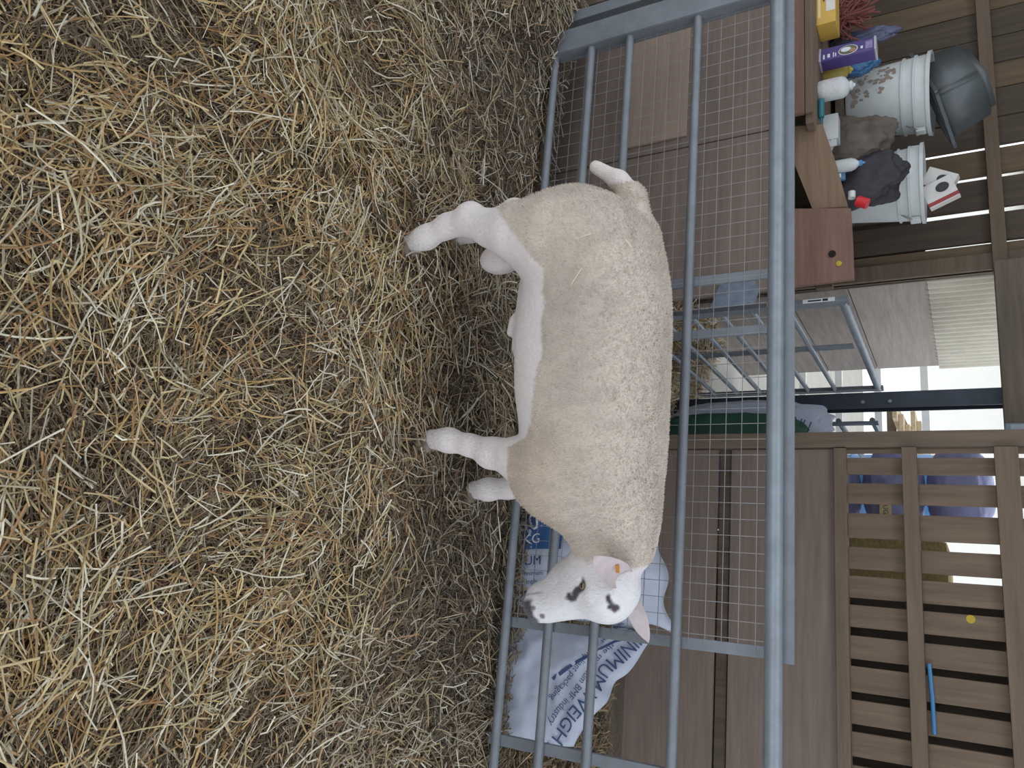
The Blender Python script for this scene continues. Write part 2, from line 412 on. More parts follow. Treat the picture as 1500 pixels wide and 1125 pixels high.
# head frame: e to the far side, n down the nose, g out of the face
PHI, TAU = math.radians(30), math.radians(8)
g0 = np.array([math.cos(PHI), -math.sin(PHI), 0]); Zu = np.array([0, 0, 1.])
hn = -Zu*math.cos(TAU) + g0*math.sin(TAU); hg = g0*math.cos(TAU) + Zu*math.sin(TAU); he = np.array([math.sin(PHI), math.cos(PHI), 0])
HM = np.array([1.098, -.095, .524])
def hp(a, b, c): return HM + he*a + hn*b + hg*c
class Field:
    def __init__(s, lo, hi, h):
        s.lo = np.array(lo); s.h = h; s.n = np.ceil((np.array(hi)-s.lo)/h).astype(int)+1
        s.D = np.full(s.n, .15, np.float32)
    def _box(s, lo, hi, pad):
        a = np.clip(np.floor((np.array(lo)-pad-s.lo)/s.h).astype(int), 0, s.n-1); b = np.clip(np.ceil((np.array(hi)+pad-s.lo)/s.h).astype(int)+1, 1, s.n)
        ax = [s.lo[i]+s.h*np.arange(a[i], b[i]) for i in range(3)]
        sl = tuple(slice(a[i], b[i]) for i in range(3))
        return sl, ax[0][:, None, None], ax[1][None, :, None], ax[2][None, None, :]
    def add(s, sl, d, k, sub=False):
        A = s.D[sl]; d = d.astype(np.float32)
        if sub:
            h = np.clip(.5-.5*(A+d)/k, 0, 1); s.D[sl] = A*(1-h) - d*h + k*h*(1-h); return
        h = np.clip(.5+.5*(A-d)/k, 0, 1); s.D[sl] = A*(1-h) + d*h - k*h*(1-h)
    def cone(s, p, q, r1, r2, k=.03, pad=.08):
        p = np.array(p, float); q = np.array(q, float); R = max(r1, r2)
        sl, X, Y, Z = s._box(np.minimum(p, q)-R, np.maximum(p, q)+R, pad); v = q-p; L2 = v@v
        t = np.clip(((X-p[0])*v[0]+(Y-p[1])*v[1]+(Z-p[2])*v[2])/L2, 0, 1)
        d = np.sqrt((X-p[0]-t*v[0])**2+(Y-p[1]-t*v[1])**2+(Z-p[2]-t*v[2])**2) - (r1+(r2-r1)*t)
        s.add(sl, d, k)
    def chain(s, pts, k=.02):
        for (p, r), (q, t) in zip(pts[:-1], pts[1:]): s.cone(p, q, r, t, k)
    def ell(s, c, r, k=.03, axes=None, pad=.08, sub=False):
        c = np.array(c, float); r = np.array(r, float); R = r.max()
        sl, X, Y, Z = s._box(c-R, c+R, pad); X = X-c[0]; Y = Y-c[1]; Z = Z-c[2]
        if axes is None: a, b, cc = X, Y, Z
        else: a, b, cc = [X*v[0]+Y*v[1]+Z*v[2] for v in axes]
        k0 = np.sqrt((a/r[0])**2+(b/r[1])**2+(cc/r[2])**2); k1 = np.sqrt((a/r[0]**2)**2+(b/r[1]**2)**2+(cc/r[2]**2)**2)+1e-6
        s.add(sl, k0*(k0-1)/k1, k, sub)
fd = Field((-.22, -.34, -.01), (1.32, .34, .84), .005)
# trunk as a lofted barrel
kx = np.array([-.095, -.07, -.035, .015, .1, .2, .3, .45, .6, .7, .78, .85, .89, .93])
kt = np.array([.55, .625, .672, .710, .736, .745, .741, .725, .710, .698, .684, .66, .63, .60])
kb = np.array([.49, .45, .41, .38, .375, .345, .318, .308, .318, .325, .345, .40, .44, .47])
kw = np.array([.05, .115, .155, .19, .205, .212, .222, .228, .222, .205, .172, .13, .09, .05])
sl, X, Y, Z = fd._box((-.14, -.25, .25), (.98, .25, .78), .03)
xx = X.ravel(); sm = lambda kv: np.convolve(np.pad(np.interp(xx, kx, kv), 6, 'edge'), np.ones(13)/13, 'valid')[:, None, None]
T_, B_, W_ = sm(kt), sm(kb), sm(kw); cz = (T_+B_)/2; hh = (T_-B_)/2
rr = ((np.abs(Y)/W_)**2.35 + (np.abs(Z-cz)/hh)**2.35)**(1/2.35)
d = (rr-1)*np.minimum(W_, hh)*.9
d = np.maximum(d, np.maximum(-.09-X, X-.925))
fd.add(sl, d, .01)
for sgn in (-1, 1):
    fd.ell((.035, sgn*.105, .50), (.125, .095, .19), .05)                     # haunch
    fd.ell((.70, sgn*.125, .47), (.12, .075, .17), .06)                      # shoulder
    yh = sgn*.14 if sgn < 0 else .12; xo = 0 if sgn < 0 else -.05
    fd.chain([((.035, sgn*.13, .46), .105), ((.012+xo*.3, yh, .37), .074), ((-.005+xo*.6, yh, .30), .050), ((-.040+xo, yh, .232), .042),
              ((-.034+xo, yh, .155), .033), ((-.012+xo, yh, .075), .033), ((-.002+xo, yh, .02), .029)], .025)
    fd.ell((-.066+xo, yh, .235), (.022, .024, .03), .02)                        # point of hock
fd.chain([((.665, -.118, .42), .085), ((.648, -.113, .315), .056), ((.632, -.11, .24), .041), ((.610, -.11, .16), .030),
          ((.594, -.11, .085), .034), ((.590, -.11, .02), .030)], .025)
fd.ell((.640, -.112, .225), (.036, .034, .04), .02)                           # knee
fd.chain([((.715, .115, .42), .085), ((.745, .112, .315), .056), ((.762, .11, .24), .041), ((.775, .11, .15), .031),
          ((.780, .11, .075), .034), ((.783, .11, .02), .030)], .025)
fd.ell((.765, .112, .225), (.036, .034, .04), .02)
fd.ell((.745, 0, .425), (.115, .13, .115), .05)                               # brisket
fd.ell((.82, 0, .55), (.14, .125, .128), .05)                                 # neck
fd.ell((.905, .005, .553), (.11, .085, .105), .05)
fd.cone((.90, .0, .53), hp(.02, .0, -.13), .085, .062, .04)
# head
ax = (he, hn, hg)
fd.ell(hp(0, -.035, -.085), (.076, .092, .085), .03, ax)                    # cranium
fd.ell(hp(0, -.028, -.040), (.070, .058, .046), .03, ax)                     # brow
fd.cone(hp(0, .03, -.078), hp(0, .178, -.050), .066, .041, .03)             # muzzle
fd.cone(hp(0, .06, -.050), hp(0, .15, -.036), .036, .036, .025)               # nose bridge
fd.ell(hp(0, .188, -.046), (.041, .028, .042), .02, ax)                     # nose end
fd.cone(hp(0, -.01, -.158), hp(0, .165, -.088), .066, .030, .03)
fd.ell(hp(0, .06, -.125), (.05, .075, .058), .03, ax)               # jaw
for s_ in (-1, 1):
    fd.ell(hp(s_*.042, .01, -.12), (.040, .07, .06), .03, ax)               # cheek
    fd.ell(hp(s_*.064, -.012, -.062), (.016, .020, .024), .018, ax)         # brow ridge over the eye
    fd.ell(hp(s_*.078, .010, -.076), (.011, .009, .014), .010, ax, sub=True) # eye socket
    fd.ell(hp(s_*.020, .207, -.020), (.006, .007, .007), .008, ax, sub=True)  # nostril
# mouth line
fd.cone(hp(0, .192, -.082), hp(0, .17, -.092), .024, .024, .012)             # chin
# tail, scrotum, sheath
fd.chain([((.0, 0, .685), .035), ((-.055, 0, .675), .030), ((-.105, 0, .635), .024), ((-.152, -.005, .572), .019)], .022)
fd.ell((.062, .0, .245), (.046, .05, .07), .02)
fd.cone((.16, 0, .355), (.33, 0, .325), .05, .055, .05)
fd.cone((.25, -.01, .285), (.285, -.01, .265), .018, .012, .02)

def surface_nets(D, lo, h):
    neg = D < 0; nx, ny, nz = D.shape
    occ = np.zeros((nx-1, ny-1, nz-1), np.int8)
    for dx in (0, 1):
        for dy in (0, 1):
            for dz in (0, 1): occ += neg[dx:nx-1+dx, dy:ny-1+dy, dz:nz-1+dz]
    act = (occ > 0) & (occ < 8); ijk = np.argwhere(act); idx = -np.ones(act.shape, np.int64); idx[act] = np.arange(len(ijk))
    acc = np.zeros((len(ijk), 3)); cnt = np.zeros(len(ijk))
    cs = [(a, b, c) for a in (0, 1) for b in (0, 1) for c in (0, 1)]
    val = {c: D[ijk[:, 0]+c[0], ijk[:, 1]+c[1], ijk[:, 2]+c[2]] for c in cs}
    for c in cs:
        for a in range(3):
            if c[a] == 0:
                c2 = list(c); c2[a] = 1; c2 = tuple(c2); v1, v2 = val[c], val[c2]; mk = (v1 < 0) != (v2 < 0)
                t = np.where(mk, v1/(v1-v2+1e-12), 0); p = np.tile(np.array(c, float), (len(ijk), 1)); p[:, a] = t
                acc[mk] += p[mk]; cnt[mk] += 1
    V = (ijk + acc/cnt[:, None])*h + lo
    Fs = []
    for a in range(3):
        b, c = (a+1) % 3, (a+2) % 3
        s1 = [slice(None)]*3; s2 = [slice(None)]*3; s1[a] = slice(0, -1); s2[a] = slice(1, None)
        A, Bq = neg[tuple(s1)], neg[tuple(s2)]
        e = np.argwhere(A != Bq); e = e[(e[:, b] > 0) & (e[:, c] > 0) & (e[:, b] < D.shape[b]-1) & (e[:, c] < D.shape[c]-1)]
        o = []
        for db, dc in ((-1, -1), (0, -1), (0, 0), (-1, 0)):
            q = e.copy(); q[:, b] += db; q[:, c] += dc; o.append(idx[q[:, 0], q[:, 1], q[:, 2]])
        q = np.stack(o, 1); fl = ~A[e[:, 0], e[:, 1], e[:, 2]]; q[fl] = q[fl][:, ::-1]
        Fs.append(q)
    return V, np.concatenate(Fs)
RV, RF = surface_nets(fd.D, fd.lo, fd.h)
E_ = np.unique(np.sort(np.concatenate([RF[:, [0, 1]], RF[:, [1, 2]], RF[:, [2, 3]], RF[:, [3, 0]]]), 1), axis=0)
def lap(V, it):
    for _ in range(it):
        s = np.zeros_like(V); c = np.zeros(len(V))
        np.add.at(s, E_[:, 0], V[E_[:, 1]]); np.add.at(s, E_[:, 1], V[E_[:, 0]]); np.add.at(c, E_[:, 0], 1); np.add.at(c, E_[:, 1], 1)
        V = V*.5 + .5*s/c[:, None]
    return V
RV = lap(RV, 3)
def vnormals(V, Fq):
    n = np.cross(V[Fq[:, 2]]-V[Fq[:, 0]], V[Fq[:, 3]]-V[Fq[:, 1]]); o = np.zeros_like(V)
    for k in range(4): np.add.at(o, Fq[:, k], n)
    return o/(np.linalg.norm(o, axis=1, keepdims=True)+1e-12)
RN = vnormals(RV, RF)
# where the fleece is (the rest is clipped short)
hd_ = RV - HM; ha, hb, hc = hd_@he, hd_@hn, hd_@hg
nz1 = vnoise(RV, 22, 3)*.010 + vnoise(RV, 70, 4)*.005
x_, y_, z_ = RV.T
belly_edge = np.interp(x_, [-.12, -.06, .0, .07, .14, .2, .35, .46, .54, .58, .61, .75, .80, .86], [.335, .345, .385, .44, .485, .478, .47, .44, .42, .395, .31, .315, .31, .30])
tail = (x_ < -.075) & (z_ > .5) & (np.abs(y_) < .05)
wl_ = np.clip((z_ - belly_edge + nz1)/.012, 0, 1)*(1-np.clip((x_ + .25*y_ - .885 - (z_-.48)*.36 + nz1)/.02, 0, 1))
wl_ = np.where(tail & (x_ < -.09), .35*wl_, wl_)
c_w = np.array(srgb(204, 192, 180)[:3]); c_s = np.array(srgb(232, 224, 224)[:3]); c_h = np.array(srgb(228, 226, 230)[:3])
hw = np.clip((x_-.9)/.08, 0, 1)[:, None]
skin = c_s*(1-hw) + c_h*hw
pink = np.clip(vnoise(RV, 7, 8), 0, 1)[:, None]*.10; skin = skin*(1-pink*np.array([0, .6, .5]))
wool = c_w*(1 + .10*vnoise(RV, 9, 6)[:, None] + .08*vnoise(RV*np.array([1, 1, .5]), 45, 7)[:, None])
stain = np.clip(vnoise(RV, 5.5, 12)-.25, 0, 1)[:, None]; wool = wool*(1-stain*np.array([.12, .2, .28]))
RC = skin*(1-wl_[:, None]) + wool*wl_[:, None]
def spot(p, r, colr, s=.5, mask=None):
    global RC
    dd = np.linalg.norm(RV-np.array(p), axis=1); k = np.clip((r-dd+vnoise(RV, 90, 9)*r*.35)/(r*s), 0, 1)[:, None]
    if mask is not None: k = k*mask[:, None]
    RC = RC*(1-k) + np.array(colr)*k
dark = srgb(70, 62, 70)[:3]; grey = srgb(120, 110, 116)[:3]
nose = np.clip((hb-.170+vnoise(RV, 60, 2)*.008)/.01, 0, 1)*np.clip((hc+.062)/.012, 0, 1)*(wl_ < .1)
RC = RC*(1-nose[:, None]) + np.array(srgb(74, 70, 80)[:3])*nose[:, None]
spot(hp(-.07, .010, -.076), .017, dark); spot(hp(-.074, .002, -.092), .012, dark); spot(hp(-.074, -.008, -.104), .011, dark); spot(hp(-.072, .024, -.066), .013, dark); spot(hp(-.07, .033, -.058), .013, dark); spot(hp(-.066, .040, -.052), .014, dark); spot(hp(-.062, .054, -.050), .019, dark)
spot(hp(.07, .012, -.072), .019, dark); spot(hp(.055, .04, -.052), .013, dark)
spot(hp(-.066, -.060, -.044), .010, dark); spot(hp(-.061, -.064, -.034), .014, dark); spot(hp(-.055, -.066, -.027), .015, dark); spot(hp(-.048, -.069, -.022), .015, dark); spot(hp(-.042, -.073, -.020), .013, dark)
spot(hp(-.03, .15, -.012), .010, grey); spot(hp(-.045, .175, -.03), .010, grey)
mouth = np.exp(-((hc+.072-.0*(hb))/.0035)**2)*np.clip((hb-.14)/.02, 0, 1)*(wl_ < .1)
RC = RC*(1-.6*mouth[:, None]) + .6*mouth[:, None]*np.array(srgb(110, 92, 96)[:3])
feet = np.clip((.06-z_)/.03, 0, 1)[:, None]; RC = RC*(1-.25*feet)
RC = np.clip(RC, 0, 1)
me = quads_object('body', [(RV, RF, RC)], None) if False else None
def quads_mesh(name, V, Fi, C, material):
    q = quads_object(name, [(V, Fi, C)], material); q.polygons.foreach_set('use_smooth', [True]*len(q.polygons)); return q
RM = mat('ram_coat', srgb(220, 210, 200), .85, var=.10, scale=70, stretch=(1, 1, .45), bump=.55, bscale=190, attr='Col', spec=.15)
bn = RM.node_tree.nodes['Principled BSDF']
bn.inputs['Sheen Weight'].default_value = .25; bn.inputs['Sheen Roughness'].default_value = .6
bn.inputs['Subsurface Weight'].default_value = .0
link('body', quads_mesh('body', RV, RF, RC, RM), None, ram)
# short fleece: tiny tufts lying down and back over the wool
fa = np.linalg.norm(np.cross(RV[RF[:, 2]]-RV[RF[:, 0]], RV[RF[:, 3]]-RV[RF[:, 1]]), axis=1)
fw = fa*(wl_[RF].mean(1) > .6); pr = fw/fw.sum()
NT = 150000; fi = rng.choice(len(RF), NT, p=pr); uv = rng.random((NT, 2))
q = RF[fi]; P = (RV[q[:, 0]]*((1-uv[:, :1])*(1-uv[:, 1:])) + RV[q[:, 1]]*(uv[:, :1]*(1-uv[:, 1:])) + RV[q[:, 2]]*(uv[:, :1]*uv[:, 1:]) + RV[q[:, 3]]*((1-uv[:, :1])*uv[:, 1:]))
Nn = RN[q[:, 0]]; down = np.array([-.25, 0, -1.]); td = down - Nn*(Nn@down)[:, None]; td /= np.linalg.norm(td, axis=1, keepdims=True)+1e-9
dirv = Nn*rng.uniform(.25, .6, (NT, 1)) + td*rng.uniform(.3, .9, (NT, 1)) + rng.normal(0, .25, (NT, 3)); dirv /= np.linalg.norm(dirv, axis=1, keepdims=True)
Lh = rng.uniform(.0045, .009, (NT, 1)); sd = np.cross(dirv, Nn); sd /= np.linalg.norm(sd, axis=1, keepdims=True)+1e-9
wq = rng.uniform(.0006, .0013, (NT, 1)); b0 = P - Nn*.002
TV = np.stack([b0-sd*wq, b0+sd*wq, b0+dirv*Lh+sd*wq*.5, b0+dirv*Lh-sd*wq*.5], 1).reshape(-1, 3)
TF = np.arange(NT*4).reshape(-1, 4); TC = np.repeat(np.clip(RC[q[:, 0]]*rng.uniform(.88, 1.07, (NT, 1)), 0, 1), 4, axis=0)
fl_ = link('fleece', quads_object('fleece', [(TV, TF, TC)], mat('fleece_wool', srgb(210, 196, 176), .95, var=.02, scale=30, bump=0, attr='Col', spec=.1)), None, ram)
tag(fl_, 'short cream wool', kind='stuff')
# hooves (two claws each), eyes, ears
HOOF = mat('hoof_horn', srgb(150, 138, 128), .6, var=.35, scale=40, stretch=(1, 1, .4), bump=.2, bscale=60)
for hx, hy in ((.008, -.14), (-.042, .12), (.602, -.11), (.796, .11)):
    b = MB()
    for s_ in (-1, 1):
        pr_ = [(.0185, .026), (.021, .010), (.0225, -.008), (.023, -.024)]
        rings = []
        for r, z in pr_[::-1]:
            f_ = (.026-z)/.052
            rings.append([b.bm.verts.new((hx+.006*f_+math.cos(t)*r*(1.25+.25*f_ if math.cos(t) > 0 else 1.0), hy+s_*.0165+math.sin(t)*r*.78, z)) for t in np.linspace(0, 2*np.pi, 14, endpoint=False)])
        for a in range(3):
            for k in range(14): b.bm.faces.new((rings[a][k], rings[a][(k+1) % 14], rings[a+1][(k+1) % 14], rings[a+1][k]))
        b.bm.faces.new(rings[0][::-1]); b.bm.faces.new(rings[-1])
    b.build('hoof', HOOF, ram, True)
EYE = mat('eye_amber', srgb(128, 110, 84), .12, var=.4, scale=200, bump=0, spec=.6)
PUP = mat('pupil_black', srgb(16, 14, 16), .1, var=0, bump=0, spec=.6)
for s_ in (-1, 1):
    c = Vector(hp(s_*.0715, .010, -.076)); b = MB()
    bmesh.ops.create_uvsphere(b.bm, u_segments=16, v_segments=10, radius=.0115, matrix=Matrix.Translation(c)); e = b.build('eye', EYE, ram, True)
    b = MB(); ov = Vector(he*s_)
    mt = Matrix.Translation(c+ov*.0095) @ Matrix(tuple(tuple(v) for v in (he, hn, hg))).transposed().to_4x4() @ Matrix.Diagonal((.4, .6, 1.3, 1))
    bmesh.ops.create_uvsphere(b.bm, u_segments=12, v_segments=8, radius=.0055, matrix=mt); b.build('pupil', PUP, e, True)
def ear(base, tip, nrm, L, wmax, cup):
    base = Vector(base); ax_ = (Vector(tip)-base).normalized(); nr = Vector(nrm); nr = (nr-ax_*nr.dot(ax_)).normalized(); sd = ax_.cross(nr)
    V = []; Fc = []; A, Bn = 15, 13
    for layer in (0, 1):
        for i in range(A):
            t = i/(A-1); wv = wmax*(math.sin(math.pi*min(1, (t*.80+.20)**.9))**.75)*(1 if t < .99 else .1)
            for j in range(Bn):
                s = -1+2*j/(Bn-1); ang = s*cup*(1-.45*t)
                off = sd*(math.sin(ang)/max(cup*(1-.45*t), .01)*wv) + nr*((1-math.cos(ang))*wv*.9)
                th = (.0055*(1-abs(s)**3)+.0006)*(1-.5*t)*(1 if layer == 0 else -1)
                V.append(base + ax_*(t*L) + off + nr*(th + .012*math.sin(t*2.2)))
    st = A*Bn
    for i in range(A-1):
        for j in range(Bn-1):
            a = i*Bn+j; Fc.append((a, a+1, a+Bn+1, a+Bn)); Fc.append((st+a, st+a+Bn, st+a+Bn+1, st+a+1))
    for i in range(A-1):
        for j in (0, Bn-1): a = i*Bn+j; Fc.append((a, a+Bn, st+a+Bn, st+a))
    for j in range(Bn-1): a = (A-1)*Bn+j; Fc.append((a, a+1, st+a+1, st+a)); Fc.append((j, st+j, st+j+1, j+1))
    bm = bmesh.new(); me = meshd('ear', V, Fc); bm.from_mesh(me); bmesh.ops.recalc_face_normals(bm, faces=bm.faces); bm.to_mesh(me); bm.free()
    return me
EARM = mat('ear_skin', srgb(196, 184, 186), .7, var=.18, scale=40, bump=.1, bscale=150)
EARM.node_tree.nodes['Principled BSDF'].inputs['Subsurface Weight'].default_value = .15
EARM.node_tree.nodes['Principled BSDF'].inputs['Subsurface Radius'].default_value = (.02, .008, .005)
nb_ = hp(-.052, -.090, -.110); nt_ = nb_ + np.array([-.075, -.115, -.025])
link('ear', ear(nb_, nt_, (.6, -.2, .75), .150, .050, 1.3), EARM, ram, True)
fb_ = hp(.050, -.082, -.080); ft_ = fb_ + np.array([.135, .045, .025])
link('ear', ear(fb_, ft_, (.55, -.75, .25), .155, .030, 1.0), EARM, ram, True)
tg = MB(); tg.box(nb_ + np.array([-.028, -.055, .016]), (.022, .006, .010), bev=.002); tg.build('ear_spot', mat('orange_spot', srgb(196, 130, 60), .5, var=.1, bump=0), ram)  # small orange block on the near ear

# ================================================================== BULK BAGS behind the gate
BAGW = mat('woven_bag_white', srgb(184, 192, 210), .5, var=.12, scale=9, bump=.25, bscale=30)
BLUE = mat('print_blue', srgb(58, 98, 150), .6, var=.15, scale=20, bump=.1)
NAVY = mat('print_navy', srgb(52, 72, 116), .6, var=.15, scale=20, bump=0)
INKW = mat('print_white', srgb(214, 220, 230), .6, var=.1, scale=20, bump=0)
class Bag:
    def __init__(s, name, bl, br, tr, tl, bulge, thick, seed, label):
        s.c = [Vector(p) for p in (bl, br, tr, tl)]; s.o = (s.c[0]+s.c[1])/2; s.bulge = bulge; s.seed = seed
        s.n = ((s.c[1]-s.c[0]).cross(s.c[3]-s.c[0])).normalized()
        if s.n.y > 0: s.n = -s.n
        s.root = tag(empty(name, s.o), label, 'bag', 'white bulk bags behind the gate')
        N = 36; V = []; Fc = []
        for side in (0, 1):
            for i in range(N+1):
                for j in range(N+1): V.append(s.at(j/N, i/N, 0) if side == 0 else s.back(j/N, i/N, thick))
        st = (N+1)**2
        for i in range(N):
            for j in range(N):
                a = i*(N+1)+j; Fc.append((a, a+1, a+N+2, a+N+1)); Fc.append((st+a, st+a+N+1, st+a+N+2, st+a+1))
        bm = bmesh.new(); me = meshd('bag_body', V, Fc); bm.from_mesh(me); bmesh.ops.remove_doubles(bm, verts=bm.verts, dist=.0005)
        bmesh.ops.recalc_face_normals(bm, faces=bm.faces); bm.to_mesh(me); bm.free()
        link('bag_body', me, BAGW, s.root, True)
    def base(s, u, v):
        c = s.c; return (c[0]*(1-u)+c[1]*u)*(1-v) + (c[3]*(1-u)+c[2]*u)*v - s.o
    def prof(s, u, v): 
        e = max(0.0, math.sin(math.pi*min(max(u, 0), 1))*math.sin(math.pi*min(max(v, 0), 1))); return e**.45
    def at(s, u, v, off):
        p = s.base(u, v); e = s.prof(u, v); q = np.array([[p.x*1.0, p.y, p.z]]); k = .030*(1-e)
        p = p + Vector((vnoise(q, 11, s.seed+5)[0], 0, vnoise(q, 11, s.seed+6)[0]))*k
        wr_ = .030*vnoise(q, 7, s.seed)[0] - .022*abs(vnoise(q*np.array([[1, 1, 1.8]]), 13, s.seed+1)[0]) - .010*abs(vnoise(q, 29, s.seed+2)[0])
        return p + s.n*(s.bulge*e + wr_*e**.5 + off)
    def back(s, u, v, th): return s.at(u, v, 0) - s.n*((th+s.bulge)*s.prof(u, v))
    def uv(s, px, py):
        return np.array(s.solve(s.hit(px, py)))
    def hit(s, px, py):
        d = ray(px, py); return CAMP + d*((s.c[0]-CAMP).dot(s.n)/d.dot(s.n))
    def solve(s, p):
        u, v = .5, .5; c = s.c
        for _ in range(12):
            r = s.base(u, v) + s.o - p; du = (c[1]-c[0])*(1-v)+(c[2]-c[3])*v; dw = (c[3]-c[0])*(1-u)+(c[2]-c[1])*u
            a11, a12, a22 = du.dot(du), du.dot(dw), dw.dot(dw); b1_, b2_ = -du.dot(r), -dw.dot(r); det = a11*a22-a12*a12
            u += (b1_*a22-b2_*a12)/det; v += (a11*b2_-a12*b1_)/det
        return u, v
    def letters(s, name, body, px, py, size, dpx, material, off=.009, squeeze=1.0):
        V, Fc = text_geo(body, size); c = s.hit(px, py); X = (s.hit(px+dpx[0], py+dpx[1])-c).normalized(); Y = s.n.cross(X).normalized(); W = []
        for p in V: W.append(s.at(*s.solve(c + X*p.x*squeeze + Y*p.y), off))
        o = link(name, meshd(name, W, Fc, material), None, s.root); return o
    def panel(s, name, pts, material, off=.002, n=14):
        """printed patch between four pixel corners"""
        q = [s.uv(*p) for p in pts]; V = []; Fc = []
        for i in range(n+1):
            for j in range(n+1):
                a, b = j/n, i/n; w = (q[0]*(1-a)+q[1]*a)*(1-b) + (q[3]*(1-a)+q[2]*a)*b; V.append(s.at(w[0], w[1], off))
        for i in range(n):
            for j in range(n): k = i*(n+1)+j; Fc.append((k, k+1, k+n+2, k+n+1))
        return link(name, meshd(name, V, Fc, material, True), None, s.root)
b1 = Bag('bulk_bag', aty(716, 722, 2.56), aty(708, 905, 2.60), aty(978, 928, 2.78), aty(968, 768, 2.72), .10, .09, 3,
         'white bulk bag with blue 850 KG panel behind the ram head')
A90 = (40, -2)
b1.panel('printed_panel', [(742, 742), (742, 803), (830, 803), (830, 742)], BLUE)
b1.panel('printed_panel', [(722, 800), (722, 838), (764, 822), (764, 800)], NAVY)
b1.letters('lettering', '850', 774, 768, .078, A90, INKW)
b1.letters('lettering', 'KG', 786, 789, .046, A90, INKW)
b1.letters('lettering', 'MINIMUM', 766, 821, .046, A90, NAVY)
b1.letters('lettering', 'the minimum', 782, 838, .024, A90, NAVY)
b1.letters('lettering', 'to comply', 778, 850, .024, A90, NAVY)
b1.panel('printed_line', [(752, 866), (752, 869), (815, 861), (815, 858)], NAVY, n=6)
b2 = Bag('bulk_bag', aty(706, 902, 2.58), aty(712, 1078, 2.52), aty(838, 1088, 2.62), aty(962, 922, 2.76), .08, .08, 9,
         'slumped white bulk bag with blue printed band at right of bags')
DG = (-50, 60)
b2.letters('lettering', 'MINIMUM WEIGHT', 872, 1008, .060, DG, NAVY)
b2.letters('lettering', 'packed to the minimum BMF industry', 870, 983, .030, DG, NAVY)
b2.letters('lettering', 'standard for compliant packaging', 866, 962, .030, DG, NAVY)
b2.panel('printed_line', [(815, 1000), (812, 996), (930, 928), (934, 930)], NAVY, n=8)

# ================================================================== BENCH with its clutter
BY0, BY1, BZ = 2.76, 3.80, .984
bn_ = tag(empty('workbench', (-2.3, BY0, 0)), 'brown plywood bench against the slatted wall holding buckets and bottles', 'bench')
for k, (xa, xb) in enumerate(((-3.6, -2.66), (-2.655, -1.80), (-1.795, -1.13))):
    wbox('front_panel', xa, xb, BY0, BY0+.018, -.24, .90, WPLY, bn_)
wbox('patch_board', -2.48, -1.845, BY0-.014, BY0-.001, .215, .492, WPLYL, bn_)
for k in range(4): wbox('top_plank', -3.6, -1.80, BY0+.01+k*.26, BY0+.01+k*.26+.255, BZ-.03, BZ, wood('bench_plank', 124, 104, 90, 'x', .35), bn_)
wbox('edge_batten', -3.6, -1.83, BY0-.022, BY0-.002, .895, .955, WRED, bn_)
wbox('edge_batten', -3.6, -1.83, BY0-.016, BY0-.002, .957, BZ, WBAT, bn_)
wbox('light_stop_panel', -3.6, -1.85, 3.78, 3.795, .0, BZ-.035, WDARK, bn_)  # added to keep daylight out of the gap under the end board
for lx in (-3.5, -1.88): wbox('leg', lx, lx+.07, 3.70, 3.77, -.01, BZ-.03, WBAT, bn_)
# end brace board with a slanted dark gap under it
def prism(name, pts, y, th, material, parent):
    P = [aty(px, py, y) - parent.location for px, py in pts]; n = len(P); V = list(P) + [p+Vector((0, th, 0)) for p in P]
    Fc = [tuple(range(n)), tuple(range(2*n-1, n-1, -1))] + [(i, (i+1) % n, n+(i+1) % n, n+i) for i in range(n)]
    me = meshd(name, V, Fc, material); bm = bmesh.new(); bm.from_mesh(me); bmesh.ops.recalc_face_normals(bm, faces=bm.faces); bm.to_mesh(me); bm.free()
    return link(name, me, None, parent)
prism('end_board', [(1150, 186), (1205, 182), (1225, 240), (1242, 302), (1190, 306), (1160, 231), (1150, 228)], 2.83, .02, wood('end_board', 138, 116, 94, 'x', .3), bn_)
prism('side_board', [(1120, 306), (1246, 305), (1249, 352), (1251, 408), (1120, 425)], 2.80, .018, WRED, bn_)
hl = MB(); c = aty(1219, 372, 2.798) - bn_.location; hl.tube([c, c+Vector((0, -.003, 0))], .013, 14); hl.build('knot_hole', mat('hole_black', srgb(22, 20, 18), .9, var=0, bump=0), bn_)
hl = MB(); c = aty(1229, 386, 2.798) - bn_.location; hl.tube([c, c+Vector((0, -.002, 0))], .010, 14); hl.build('yellow_mark', mat('paint_yellow', srgb(186, 160, 50), .7, var=.2, bump=0), bn_)
prism('grey_flashing', [(1060, 402), (1100, 398), (1112, 425), (1105, 445), (1040, 452)], 2.752, .003, mat('blue_flaking_paint', srgb(120, 132, 148), .7, var=.4, scale=25), bn_)

def base(px, py, y, z=BZ):
    p = aty(px, py, y); p.z = z; return p
def lumpy(name, c, r, material, seed, amp=.25, flat=None, parent=None, sc=1.0):
    bm = bmesh.new(); bmesh.ops.create_icosphere(bm, subdivisions=5, radius=1.0)
    V = np.array([v.co[:] for v in bm.verts]); f = 1 + amp*vnoise(V, 1.6, seed) - amp*1.1*np.abs(vnoise(V, 2.8, seed+1)) - amp*.6*np.abs(vnoise(V, 6, seed+2)) + amp*.4
    V = V*f[:, None]; V = np.sign(V)*np.abs(V)**.85
    V = V*np.array(r)
    if flat is not None: V[:, 2] = np.maximum(V[:, 2], -flat)
    for v, q in zip(bm.verts, V): v.co = Vector(q)
    me = bpy.data.meshes.new(name); bm.to_mesh(me); bm.free(); o = link(name, me, material, parent, True); o.location = c
    return o
